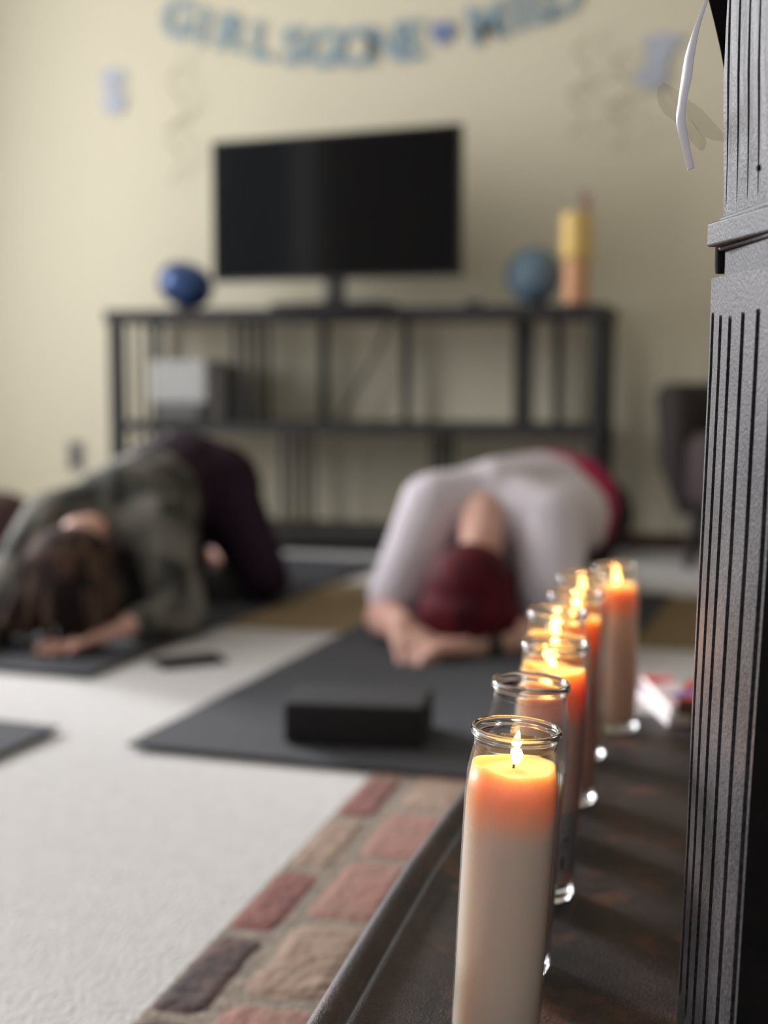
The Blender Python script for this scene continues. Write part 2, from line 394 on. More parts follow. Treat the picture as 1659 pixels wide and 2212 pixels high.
# ------------------------------------------------------------------ banner
paper = mat('blue letter card', srgb(152, 174, 186), .8); paper2 = mat('violet blue glitter card', srgb(120, 138, 180), .6)
ban = thing('letter_banner', 'blue letter banner reading GIRLS GONE MILD strung in an arc on the back wall', 'banner', (X(780, WY - .01, 60), WY - .01, PY(780, 100, WY).z))
def letter(ch, px, py, hpx, ang, parent, m=paper):
    cu = bpy.data.curves.new('t', 'FONT'); cu.body = ch; cu.size = 1; cu.align_x = 'CENTER'; cu.extrude = .006; cu.offset = .028
    to = bpy.data.objects.new('t', cu); COL.objects.link(to); bpy.context.view_layer.update()
    me = bpy.data.meshes.new_from_object(to.evaluated_get(bpy.context.evaluated_depsgraph_get()))
    bpy.data.objects.remove(to)
    h = hpx / F * 4.95 / .72
    c_ = PY(px, py, WY - .012)
    mm = Matrix.Translation(c_) @ Matrix.Rotation(R(90), 4, 'X') @ Matrix.Rotation(ang, 4, 'Z') @ Matrix.Scale(h, 4) @ Matrix.Translation((0, -.36, 0))
    me.transform(mm); me.materials.append(m)
    o = bpy.data.objects.new('letter', me); COL.objects.link(o); o.parent = parent; o.matrix_parent_inverse = PINV[parent.name]
    return o
LT = [('G', 385, 38, -.22), ('I', 440, 55, -.18), ('R', 497, 68, -.16), ('L', 566, 85, -.12), ('S', 632, 97, -.07), ('G', 694, 101, -.02), ('O', 766, 99, .02), ('N', 830, 92, .06),
      ('E', 886, 84, .09), ('M', 1050, 46, .2), ('I', 1115, 22, .22), ('L', 1162, 6, .24), ('D', 1212, -14, .26)]
for ch, px, py, an in LT: letter(ch, px, py, 80, an, ban)
bm = bmesh.new(); q = PY(955, 72, WY - .012); 
for (dx, dz, r_) in ((-.018, .012, .026), (.018, .0121, .026), (0, -.012, .026)):
    bmesh.ops.create_cone(bm, cap_ends=True, segments=24, radius1=r_, radius2=r_, depth=.006, matrix=Matrix.Translation(q + Vector((dx, -dx * .04, dz))) @ Matrix.Rotation(R(90), 4, 'X'))
obj('heart_spacer', bm, paper2, ban)
bm = bmesh.new(); tube(bm, [PY(px, py - 30, WY - .006) for _, px, py, _ in [('', 310, 15, 0)] + LT + [('', 1290, -50, 0)]], .0015, 6); obj('string', bm, white, ban)
# paper cut-outs
def cutout(px, py, lobes, label):
    bm = bmesh.new(); q = PY(px, py, WY - .008)
    for li, (dx, dz, rx, rz) in enumerate(lobes):
        bmesh.ops.create_cone(bm, cap_ends=True, segments=20, radius1=1, radius2=1, depth=1,
            matrix=Matrix.Translation(q + Vector((dx, -.0008 * li, dz))) @ Matrix.Diagonal((rx, .004, rz, 1)) @ Matrix.Rotation(R(90), 4, 'X'))
    tag(obj('paper_cutout', bm, pcut), label, 'wall decoration', 'blue paper cutouts on the wall')
pcut = mat('pale violet blue card', srgb(196, 200, 214), .8)
cutout(245, 195, [(-.01, .05, .042, .03), (.012, .045, .038, .028), (-.008, -.008, .03, .025), (0, -.055, .046, .03), (.02, -.03, .03, .02)], 'pale blue paper cutout stuck on the wall left of the banner')
cutout(1425, 128, [(.01, .06, .07, .024), (.0, .03, .045, .03), (-.01, -.01, .04, .03), (-.03, -.055, .06, .03), (-.02, -.08, .035, .02)], 'pale blue paper cutout stuck on the wall right of the banner')
# swirl streamers
strm = mat('silvery beige foil', srgb(176, 168, 142), .45, metal=.1)
def swirl(px, py0, py1, dx, label):
    bm = bmesh.new(); a, b = PY(px, py0, WY - .05), PY(px + dx, py1, WY - .05); n = 90; prev = None
    for i in range(n + 1):
        t_ = i / n; th = t_ * math.pi * 5; r_ = .035 * (0.4 + .6 * math.sin(math.pi * t_))
        p = a.lerp(b, t_) + Vector((r_ * math.cos(th), r_ * math.sin(th), 0)); v = (bm.verts.new(p + Vector((0, 0, .006))), bm.verts.new(p - Vector((0, 0, .006))))
        if prev: bm.faces.new([prev[0], prev[1], v[1], v[0]])
        prev = v
    o = obj('swirl_streamer', bm, strm, smooth=True); so = o.modifiers.new('s', 'SOLIDIFY'); so.thickness = .001
    tag(o, label, 'streamer', 'foil swirl streamers')
swirl(385, 110, 400, -10, 'faint beige foil swirl hanging on the wall below the first letters of the banner')
swirl(1262, 60, 300, -20, 'faint beige foil swirl hanging on the wall below the last letters of the banner')
swirl(1345, 90, 330, -10, 'faint beige foil swirl hanging on the wall nearest the right paper cutout')

# outlet
q = PY(165, 985, WY)
ou = thing('wall_outlet', 'grey double wall socket low on the back wall left of the console', 'outlet', q)
bm = bmesh.new(); box(bm, q.x - .036, q.x + .036, WY - .006, WY, q.z - .058, q.z + .058); obj('cover_plate', bm, mat('grey plate', srgb(150, 145, 140), .5), ou, bevel=.002)
for dz in (-.024, .024):
    bm = bmesh.new(); box(bm, q.x - .017, q.x + .017, WY - .009, WY - .005, q.z + dz - .016, q.z + dz + .016); obj('socket', bm, drk, ou, bevel=.003)

# armchair
q = PZ(1492, 1218, 0)
ac = thing('armchair', 'dark brown tub armchair half hidden behind the iron stove post', 'armchair', (q.x + .3, q.y + .1, 0))
chm = mat('dark taupe upholstery', srgb(66, 57, 56), .9, var=srgb(58, 50, 50), scale=60, bump=.3, bscale=300)
xl = X(1415, q.y + .05, 900); ax = xl + .36; ay = 4.61
def ush(bm, ro, ri, z0, z1, taper=0.0, a0=-30, a1=210, ry=1.0):
    n = 36; rings = []
    for i in range(n + 1):
        a_ = R(a0 + (a1 - a0) * i / n); c_, s_ = math.cos(a_), math.sin(a_)
        rings.append([bm.verts.new((ax + r_ * c_, ay + r_ * s_ * .72, z)) for r_, z in ((ro - taper, z0), (ro - .02, z0 + .15), (ro, z1 - .04), (ro - .02, z1), (ri + .02, z1), (ri, z1 - .04), (ri, z0))])
    for A, B in zip(rings, rings[1:]):
        for k in range(7): bm.faces.new([A[k], A[(k + 1) % 7], B[(k + 1) % 7], B[k]])
    bm.faces.new(rings[0]); bm.faces.new(rings[-1][::-1])
zt = PY(1440, 828, ay).z; zb = PY(1470, 1112, q.y).z
bm = bmesh.new(); ush(bm, .36, .27, zb, zt, .08); obj('shell', bm, chm, ac, smooth=True)
bm = bmesh.new(); lathe(bm, [(0, zb + .02), (.24, zb + .02), (.275, zb + .07), (.275, .38), (.25, .42), (0, .43)], 32, (ax, 0, 0)); bmesh.ops.scale(bm, vec=(1, .78, 1), verts=bm.verts[:]); bmesh.ops.translate(bm, vec=(0, ay - .02, 0), verts=bm.verts[:]); obj('seat_cushion', bm, mat('taupe cushion', srgb(84, 70, 72), .9, bump=.3, bscale=300), ac, smooth=True)
legm = mat('near black wood leg', srgb(28, 20, 18), .4)
for lx, ly in ((-.2, -.15), (.2, -.15), (-.2, .15), (.2, .15)):
    bm = bmesh.new(); tube(bm, [(ax + lx, ay + ly, zb + .04), (ax + lx * 1.18, ay + ly * 1.18, 0.0)], [.028, .015], 12); obj('leg', bm, legm, ac)

# pouf at left edge
q = PZ(-35, 1190, 0)
bm = bmesh.new(); lathe(bm, [(0, 0), (.13, 0), (.17, .04), (.18, .1), (.16, .17), (.1, .2), (0, .205)], 32, (q.x, q.y, 0))
tag(obj('floor_cushion', bm, mat('maroon brown cushion cloth', srgb(70, 48, 46), .9, bump=.3), smooth=True), 'dark maroon round floor cushion cut off by the left edge of the photo', 'cushion')

# ------------------------------------------------------------------ people
skin = mat('skin', srgb(226, 182, 166), .5, var=srgb(214, 160, 144), scale=20, sss=.15, sssr=(.01, .004, .002))
def remeshed(name, bm, m, parent, vox, smooth=6, fac=.5):
    o = obj(name, bm, m, parent)
    r = o.modifiers.new('remesh', 'REMESH'); r.mode = 'VOXEL'; r.voxel_size = vox; r.use_smooth_shade = True
    s = o.modifiers.new('smooth', 'SMOOTH'); s.iterations = smooth; s.factor = fac
    return o
def hand(bm, wrist, direction, side, curl=.15, sc=1.0, spread=.12, down=(0, 0, -1)):
    w = Vector(wrist); d = Vector(direction).normalized(); dn = Vector(down)
    dn = (dn - d * dn.dot(d)).normalized(); s = d.cross(dn).normalized() * side      # s points towards the thumb
    for k, (off, ln) in enumerate(((.028, .072), (.010, .080), (-.009, .075), (-.027, .060))):
        kn = w + d * (.088 - abs(k - 1.2) * .004) * sc + s * off * sc
        capsule(bm, w + s * off * .45 * sc, kn, .017 * sc, .0125 * sc, 1)
        dd = (d + s * (off * spread * 25)).normalized(); p = kn; a = curl
        for j, f in enumerate((.45, .3, .25)):
            q = p + (dd * math.cos(a) + dn * math.sin(a)) * ln * f * sc
            capsule(bm, p, q, (.0105 - .001 * j) * sc, (.0098 - .001 * j) * sc, 1); p = q; a += curl * 1.3
    p = w + d * .022 * sc + s * .022 * sc; q = p + (d * .55 + s * .75 + dn * .2).normalized() * .042 * sc; r = q + (d * .9 + s * .35 + dn * .2).normalized() * .034 * sc
    capsule(bm, p, q, .016 * sc, .0125 * sc, 1); capsule(bm, q, r, .0125 * sc, .0095 * sc, 1)
def head(bm, c, fwd, up, r=.092):
    fwd = Vector(fwd).normalized(); up = Vector(up); up = (up - fwd * up.dot(fwd)).normalized(); s = fwd.cross(up)
    rot = Matrix((s, fwd, up)).transposed()
    P = lambda a, b, e: Vector(c) + s * a + fwd * b + up * e
    ell(bm, P(0, -.012, .02), (.074, .092, .09), rot); ell(bm, P(0, .022, -.035), (.056, .062, .07), rot)
    ell(bm, P(0, .052, -.082), (.026, .022, .018), rot, 2)
    capsule(bm, P(0, .082, .005), P(0, .102, -.03), .008, .014, 1)
    capsule(bm, P(-.02, .083, -.058), P(.02, .083, -.058), .007, .007, 1)
    for k in (-1, 1):
        ell(bm, P(k * .078, -.005, -.005), (.009, .018, .032), rot, 2); ell(bm, P(k * .03, .074, .008), (.016, .012, .01), rot, 2)
    return P, rot

# --- person in the white T-shirt
pe = thing('person', 'person in white T-shirt and dark leggings folded forward on a mat, hands clasped', 'person', PZ(1080, 1390, .02))
pel = PD(1178, 1092, 3.78); mid = PD(1168, 1098, 3.56); ch = PD(1062, 1112, 3.36)
shL, shR = PD(935, 1092, 3.28), PD(1190, 1135, 3.22)
elL, elR = PD(832, 1335, 3.16), PD(1195, 1365, 3.04)
wrL, wrR = PD(872, 1358, 2.99), PD(1010, 1394, 2.95)
nk = PD(1040, 1172, 3.14); hd = PD(1022, 1272, 3.06)
knL, knR = PD(1100, 1290, 3.62), PD(1262, 1272, 3.66)
knL.z = knR.z = .075
ftL, ftR = knL + FWD * .42, knR + FWD * .42; ftL.z = ftR.z = .072
hipL, hipR = pel + Vector((-.09, -.0, -.03)), pel + Vector((.09, .03, -.03))
def torso(bm, e):
    capsule(bm, pel, mid, .135 + e, .125 + e); capsule(bm, mid, ch, .13 + e, .125 + e)
    capsule(bm, ch, shL, .11 + e, .06 + e); capsule(bm, ch, shR, .11 + e, .062 + e)
    capsule(bm, hipL, hipR, .12 + e, .12 + e)
bm = bmesh.new(); torso(bm, -.006)
capsule(bm, PD(1042, 1112, 3.235), nk, .056, .048); capsule(bm, nk, hd, .05, .05)
for s_, e_, w_ in ((shL, elL, wrL), (shR, elR, wrR)):
    capsule(bm, s_, e_, .055, .046); capsule(bm, e_, w_, .048, .034)
hand(bm, wrL, PD(905, 1420, 2.86) - wrL, 1, .5, 1.25, .05)
hand(bm, wrR, PD(895, 1400, 2.88) - wrR, -1, .45, 1.25, .05)
for h_, k_, f_ in ((hipL, knL, ftL), (hipR, knR, ftR)):
    capsule(bm, h_, k_, .085, .055); capsule(bm, k_, f_, .052, .034); capsule(bm, f_, f_ + FWD * .13 - Vector((0, 0, .02)), .034, .02)
P1, rot1 = head(bm, hd, (0, -.12, -1), (-.05, -.97, .1))
remeshed('body', bm, skin, pe, .0055, 4)
bm = bmesh.new()
wt = mat('white cotton jersey', srgb(226, 216, 224), .9, bump=.5, bscale=14, bdist=.012, var=srgb(214, 204, 212), scale=5)
capsule(bm, pel.lerp(mid, .25) + Vector((-.01, 0, 0)), mid, .148, .148); capsule(bm, mid, ch, .148, .14)
capsule(bm, ch, shL, .125, .082); capsule(bm, ch, shR, .125, .088)
capsule(bm, shL, shL.lerp(elL, .8), .08, .066); capsule(bm, shR, shR.lerp(elR, .72), .086, .075)
capsule(bm, mid + Vector((.06, 0, -.02)), shR, .12, .08)
remeshed('t_shirt', bm, wt, pe, .008, 8)
bm = bmesh.new()
capsule(bm, pel + Vector((-.03, .0, .004)), pel.lerp(mid, .55) + Vector((.045, .0, .002)), .146, .146); capsule(bm, pel + Vector((.06, -.06, .004)), pel + Vector((.06, -.1, .0)), .148, .146)
remeshed('waistband', bm, mat('magenta knit', srgb(176, 20, 84), .8), pe, .009, 6)
bm = bmesh.new(); e = .008
capsule(bm, hipL, hipR + Vector((.02, 0, 0)), .126, .132)
for h_, k_, f_ in ((hipL, knL, ftL), (hipR, knR, ftR)):
    capsule(bm, h_ - Vector((0, 0, .02)), k_, .115, .064); capsule(bm, k_, f_, .06, .042)
remeshed('leggings', bm, mat('black plum leggings', srgb(36, 20, 28), .8), pe, .008, 6)
hairm = mat('dark wine red hair', srgb(112, 20, 38), .7, spec=.2, var=srgb(38, 10, 16), scale=7, vmix=.5, bump=.8, bscale=16, bdist=.01, stretch=(6, 6, 1))
bm = bmesh.new(); ell(bm, P1(0, -.005, .03), (.1, .1, .102), rot1)
for k in range(30):
    t_ = -1 + 2 * k / 29; an = t_ * 2.2
    a = P1(.07 * math.sin(an), -.02, .03 + .07 * math.cos(an)); b = P1(.1 * math.sin(an), .05, .03 + .095 * math.cos(an)); b.z = max(b.z, .05)
    c_ = b + Vector((random.uniform(-.01, .01), 0, -.05)); c_.z = max(c_.z, .03)
    capsule(bm, a, b, .02, .018, 1); capsule(bm, b, c_, .018, .008, 1)
remeshed('hair', bm, hairm, pe, .005, 3)
bm = bmesh.new(); q = wrR.lerp(elR, .22); dd = (elR - wrR).normalized()
lathe(bm, [(.041, -.014), (.046, -.014), (.046, .014), (.041, .014)], 32, closed=True); bmesh.ops.transform(bm, matrix=Matrix.Translation(q) @ basis(dd).to_4x4(), verts=bm.verts[:])
tag(obj('wristband', bm, blackp, smooth=False), 'black band around the wrist of the person in the white T-shirt', 'wristband')

# --- person in the olive patterned shirt
pe2 = thing('person', 'person in olive patterned shirt and dark purple leggings bowing on the left mat', 'person', PZ(250, 1350, .02))
pel = PD(400, 1040, 3.80); mid = PD(330, 1080, 3.58); ch = PD(250, 1122, 3.38)
shR, shL = PD(345, 1140, 3.30), PD(115, 1125, 3.28)
elR, elL = PD(392, 1330, 3.2), PD(-8, 1330, 3.12)
wrR, wrL = PD(272, 1352, 3.06), PD(-60, 1400, 2.95)
nk = PD(172, 1158, 3.16); hd = PD(165, 1235, 3.10)
knR, knL = PD(575, 1262, 3.62), PD(400, 1278, 3.58); knR.z = knL.z = .078
hipR, hipL = PD(470, 1050, 3.78), PD(345, 1040, 3.84)
ftR, ftL = PD(492, 1212, 4.05), PD(420, 1212, 4.08); ftR.z = ftL.z = .072
bm = bmesh.new()
capsule(bm, pel, mid, .12, .12); capsule(bm, mid, ch, .12, .115); capsule(bm, ch, shL, .1, .055); capsule(bm, ch, shR, .1, .055); capsule(bm, hipL, hipR, .11, .11)
capsule(bm, ch.lerp(nk, .7), nk, .042, .04); capsule(bm, nk, hd, .048, .05)
for s_, e_, w_ in ((shL, elL, wrL), (shR, elR, wrR)):
    capsule(bm, s_, e_, .05, .038); capsule(bm, e_, w_, .04, .027)
hand(bm, wrR, PD(85, 1400, 2.92) - wrR, -1, .07, 1.25, .3)
hand(bm, wrL, PD(-160, 1440, 2.8) - wrL, 1, .07, 1.1, .2)
for h_, k_, f_ in ((hipL, knL, ftL), (hipR, knR, ftR)):
    capsule(bm, h_, k_, .08, .055); capsule(bm, k_, f_, .05, .034); capsule(bm, f_, f_ + FWD * .12 - Vector((0, 0, .02)), .052, .03)
P2, rot2 = head(bm, hd, (0, -.12, -1), (-.25, -.93, .1))
remeshed('body', bm, skin, pe2, .0055, 4)
ol = mat('olive patterned jersey', srgb(44, 43, 37), .9, var=srgb(112, 108, 100), scale=13, vmix=.84, bump=.5, bscale=14, bdist=.01, stretch=(1, 1, .55), detail=2)
bm = bmesh.new()
capsule(bm, mid.lerp(ch, .1), ch, .142, .134); capsule(bm, ch, PD(285, 1290, 3.38), .1, .085); capsule(bm, ch, shL, .118, .075); capsule(bm, ch, shR, .118, .082); capsule(bm, ch - Vector((0, 0, .05)), mid - Vector((0, 0, .09)), .11, .12)
for s_, e_, w_ in ((shL, elL, wrL), (shR, elR, wrR)):
    capsule(bm, s_, e_, .078, .064); capsule(bm, e_, e_.lerp(w_, .8), .06, .04)
remeshed('long_sleeve_shirt', bm, ol, pe2, .008, 8)
bm = bmesh.new()
capsule(bm, hipL, hipR, .125, .125); capsule(bm, pel, mid, .146, .138)
for h_, k_, f_ in ((hipL, knL, ftL), (hipR, knR, ftR)):
    capsule(bm, h_, k_, .112, .066); capsule(bm, k_, k_.lerp(f_, .8), .062, .044)
remeshed('leggings', bm, mat('dark aubergine leggings', srgb(40, 22, 36), .85, spec=.2), pe2, .008, 6)
hair2 = mat('brown hair with blond streaks', srgb(34, 26, 25), .85, spec=.1, var=srgb(88, 68, 58), scale=6, vmix=.86, bump=.8, bscale=16, bdist=.01, stretch=(5, 5, .6), detail=2)
bm = bmesh.new(); ell(bm, P2(0, -.005, .02), (.104, .1, .1), rot2)
for k in range(34):
    t_ = -1 + 2 * k / 33; an = t_ * 2.4
    a = P2(.07 * math.sin(an), -.03, .02 + .07 * math.cos(an)); b = P2(.112 * math.sin(an), .05, .03 + .095 * math.cos(an)); b.z = max(b.z, .06)
    c_ = b + Vector((random.uniform(-.02, .02), random.uniform(-.02, .02), -.09)); c_.z = max(c_.z, .03)
    capsule(bm, a, b, .02, .018, 1); capsule(bm, b, c_, .018, .009, 1)
st = [PD(95, 1165, 3.1), PD(60, 1225, 3.04), PD(42, 1290, 3.0), PD(8, 1345, 2.97)]
for i in range(3): capsule(bm, st[i], st[i + 1], .026 - .004 * i, .022 - .004 * i, 1)
remeshed('hair', bm, hair2, pe2, .005, 3)

# ------------------------------------------------------------------ cast iron stove with its side shelf
def iron(name, c0, c1, rust=None, bump=.55, rough=.55, bscale=520, spk=True, stretch=(1, 1, .35)):
    m = bpy.data.materials.new(name); m.use_nodes = True; nt = m.node_tree; b = nt.nodes['Principled BSDF']
    b.inputs['Roughness'].default_value = rough; b.inputs['Metallic'].default_value = .05; b.inputs['Specular IOR Level'].default_value = .3
    tc = nt.nodes.new('ShaderNodeTexCoord'); mp = nt.nodes.new('ShaderNodeMapping'); mp.inputs['Scale'].default_value = stretch
    nt.links.new(tc.outputs['Object'], mp.inputs[0])
    n = nt.nodes.new('ShaderNodeTexNoise'); n.inputs['Scale'].default_value = 380; n.inputs['Detail'].default_value = 4
    n2 = nt.nodes.new('ShaderNodeTexNoise'); n2.inputs['Scale'].default_value = 22; n2.inputs['Detail'].default_value = 5
    for q_ in (n, n2): nt.links.new(mp.outputs[0], q_.inputs['Vector'])
    r = nt.nodes.new('ShaderNodeValToRGB'); r.color_ramp.elements[0].position = .40; r.color_ramp.elements[1].position = .66
    r.color_ramp.elements[0].color = (*c0, 1); r.color_ramp.elements[1].color = (*c1, 1)
    ma = nt.nodes.new('ShaderNodeMath'); ma.operation = 'MULTIPLY_ADD'; ma.inputs[1].default_value = .55
    mb = nt.nodes.new('ShaderNodeMath'); mb.operation = 'MULTIPLY'; mb.inputs[1].default_value = .45
    nt.links.new(n2.outputs[0], mb.inputs[0]); nt.links.new(n.outputs[0], ma.inputs[0]); nt.links.new(mb.outputs[0], ma.inputs[2])
    nt.links.new(ma.outputs[0], r.inputs[0]); out = r.outputs[0]
    if rust:
        n3 = nt.nodes.new('ShaderNodeTexNoise'); n3.inputs['Scale'].default_value = 9; n3.inputs['Detail'].default_value = 8; n3.inputs['Roughness'].default_value = .7
        nt.links.new(tc.outputs['Object'], n3.inputs['Vector'])
        rr_ = nt.nodes.new('ShaderNodeValToRGB'); rr_.color_ramp.elements[0].position = .52; rr_.color_ramp.elements[1].position = .72
        nt.links.new(n3.outputs[0], rr_.inputs[0]); mx = nt.nodes.new('ShaderNodeMix'); mx.data_type = 'RGBA'
        nt.links.new(rr_.outputs[0], mx.inputs[0]); nt.links.new(out, mx.inputs[6]); mx.inputs[7].default_value = (*rust, 1); out = mx.outputs[2]
    nt.links.new(out, b.inputs['Base Color'])
    n4 = nt.nodes.new('ShaderNodeTexNoise'); n4.inputs['Scale'].default_value = bscale; n4.inputs['Detail'].default_value = 6
    nt.links.new(mp.outputs[0], n4.inputs['Vector']); bp = nt.nodes.new('ShaderNodeBump'); bp.inputs['Strength'].default_value = bump; bp.inputs['Distance'].default_value = .0012
    nt.links.new(n4.outputs[0], bp.inputs['Height']); nt.links.new(bp.outputs[0], b.inputs['Normal'])
    return m
iron_post = iron('weathered grey iron', srgb(38, 35, 37), srgb(84, 78, 81), stretch=(1, 1, .8), bump=.4)
iron_tray = iron('dark sooty iron', srgb(30, 26, 27), srgb(64, 54, 52), rust=srgb(124, 82, 60), bump=.9, stretch=(1, 1, 1), rough=.5)
iron_black = mat('black iron', srgb(20, 18, 18), .85, var=srgb(34, 31, 30), scale=30, spec=.15, bump=.2, bscale=400)

TZ = .157; XROW = -.16
TILT = [(.6, .062), (1.1, .06), (1.35, .042), (1.7, 0)]
def tilt(Y): return lerp(TILT, Y)
def tray_z(x_, Y): return TZ - tilt(Y) * (x_ - XROW)
stove = thing('cast_iron_stove', 'weathered cast iron stove with fluted corner post and flat side shelf', 'stove', (.2, 1.2, 0))
# side shelf
XE = -.285
XET = [(.7, -.276), (.885, -.284), (1.04, -.289), (1.2, -.293), (1.4, -.292), (1.9, -.288)]
prof = [(-.004, -.034), (-.010, -.022), (-.010, -.010), (-.006, -.001), (.001, .0035), (.008, .002), (.012, -.003), (.016, -.0045), (.020, -.002), (.025, -.001), (.030, -.005), (.036, -.0075)]
FL = prof[-1][1]
ys = [.42 + i * .02 for i in range(74)]
bm = bmesh.new(); prev = None
for Y in ys:
    bow = lerp(XET, Y) - XE
    r_ = []
    for dx, dz in prof: r_.append(bm.verts.new((XE + bow + dx, Y, tray_z(XE + dx, Y) + dz - FL)))
    for i in range(1, 13): xx = XE + .036 + (0.55 - XE - .036) * i / 12; r_.append(bm.verts.new((xx, Y, tray_z(min(xx, .1), Y))))
    r_.append(bm.verts.new((.55, Y, TZ - .05))); r_.append(bm.verts.new((XE + .01, Y, TZ - .03 if True else 0)))
    if prev:
        for i in range(len(r_)): bm.faces.new([prev[i], prev[(i + 1) % len(r_)], r_[(i + 1) % len(r_)], r_[i]])
    else: bm.faces.new(r_)
    prev = r_
bm.faces.new(prev[::-1])
obj('side_shelf', bm, iron_tray, stove, smooth=True).modifiers.new('w', 'WEIGHTED_NORMAL')
for lx, ly in ((-.2, .55), (-.2, 1.78), (.45, .55), (.45, 1.78)):
    bm = bmesh.new(); tube(bm, [(lx, ly, TZ - .03), (lx, ly, .08), (lx, ly, .012)], [.03, .02, .028], 16); obj('leg', bm, iron_black, stove)

# fluted corner post
DA, DB = .95, .83
LEFT = [(400, 1541), (600, 1537), (800, 1530), (1000, 1520.5), (1250, 1508), (1500, 1495.5), (1800, 1483), (2212, 1461), (2500, 1446)]
RIGHT = [(400, 1700), (545, 1693), (1200, 1657), (1700, 1622), (2212, 1590), (2500, 1572)]
GR = [.055, .205, .365, .555, .75, .945]
GTOP = [676, 684, 690, 684, 680, 676]; GBOT = [2140, 2163, 2197, 2260, 2300, 2320]
def w2s(w_): return w_ * DA / (DB + w_ * (DA - DB))
us = set([0, 1])
for g in GR:
    for o_ in (-.034, -.026, -.02, 0, .02, .026, .034): 
        if 0 <= g + o_ <= 1: us.add(round(g + o_, 4))
for i in range(21): us.add(round(i / 20, 4))
us = sorted(us)
us = [u for i, u in enumerate(us) if i == 0 or u - us[i - 1] > .0035]
pys = [602, 620, 640, 660] + [668 + i * 4 for i in range(10)] + [715 + i * 45 for i in range(31)] + [2110 + i * 12 for i in range(24)]
bm = bmesh.new(); rows = []
A0, B0 = PD(1500, 1400, DA), PD(1645, 1400, DB)
fdir = Vector((B0.x - A0.x, B0.y - A0.y, 0)).normalized(); fn = Vector((fdir.y, -fdir.x, 0))
if fn.x > 0: fn = -fn
for py in pys:
    A = PD(lerp(LEFT, py), py, DA); zc = A.z
    # right edge at the same height
    B = PD(lerp(RIGHT, py), py + (zc - CAM.z) * -0, DB)
    r0 = B; B = CAM + (B - CAM) * 1.0
    # solve for pixel row that gives height zc on the near edge
    p2 = py
    for _ in range(12):
        B = PD(lerp(RIGHT, p2), p2, DB); p2 += (B.z - zc) * F / DB
    rr_ = []
    for u in us:
        s = w2s(u); P = A.lerp(B, s); dep = 0
        for g, t0, t1 in zip(GR, GTOP, GBOT):
            a_ = abs(u - g)
            k_ = 0 if a_ > .025 else (1 if a_ <= .0205 else .5)
            fade = max(0, min(1, (py - t0) / 22)) * max(0, min(1, (t1 - py) / 26)); dep = max(dep, k_ * fade)
        bulge = .004 * (1 - (2 * u - 1) ** 2)
        rr_.append(bm.verts.new(P + fn * (bulge - .0055 * dep)))
    # wrap around: near corner goes into the dark front face, far corner into the back
    f1 = bm.verts.new(B + Vector((.012, .004, 0))); f2 = bm.verts.new(B + Vector((.10, .03, 0))); bk = bm.verts.new(A + Vector((.09, .02, 0))); e0 = bm.verts.new(A + Vector((.006, .004, 0)))
    rows.append([e0] + rr_ + [f1, f2, bk])
for r1, r2 in zip(rows, rows[1:]):
    n = len(r1)
    for i in range(n): 
        f = bm.faces.new([r1[i], r1[(i + 1) % n], r2[(i + 1) % n], r2[i]])
        if i >= n - 4: f.material_index = 1
bm.faces.new(rows[0]); bm.faces.new(rows[-1][::-1])
obj('fluted_post', bm, [iron_post, iron_black], stove, smooth=False)

def polypost(pxl, pyt, pyb, dl, grow, z_from='L', pxr=1720, name='post', m=None, bev=.0):
    pass
# shoulder block on top of the post, right of the notch
zt_ = PD(1568, 545, DA).z; zb_ = PD(1537, 603, DA).z
def quad_at(pxA, pxB, out, back=.09):
    A, B = PD(pxA, 560, DA), PD(pxB, 560, DB)
    return [A + fn * out, B + fn * out, B + fn * out + Vector((.1, .03, 0)), A + fn * out + Vector((back, .03, 0))]
bm = bmesh.new(); q4 = quad_at(1568, 1693, .0015); prism(bm, [(p.x, p.y) for p in q4], zb_ - .004, PD(1540, 541, DA).z); obj('post_shoulder', bm, iron_post, stove, bevel=.0012)
# small pin under the collar
p = PD(1560, 565, DA); bm = bmesh.new(); lathe(bm, [(0, 0), (.0045, 0), (.005, .006), (.005, .03), (0, .03)], 20, (p.x, p.y + .004, PD(1556, 590, DA).z)); obj('pin', bm, iron_black, stove, smooth=False)
# collar
zc0, zc1 = PD(1540, 543, DA).z, PD(1560, 470, DA).z
bm = bmesh.new(); q4 = quad_at(1544, 1700, .006)
h = zc1 - zc0
for (o_, za_, zb2) in ((0, zc0 + h * .12, zc0 + h * .82),):
    prism(bm, [(p.x, p.y) for p in q4], za_, zb2)
q5 = quad_at(1556, 1690, .0015); prism(bm, [(p.x, p.y) for p in q5], zc0 + h * .8, zc1)
q5 = quad_at(1556, 1690, .002); prism(bm, [(p.x, p.y) for p in q5], zc0, zc0 + h * .14)
obj('collar', bm, iron_post, stove, bevel=.0035, segs=3)
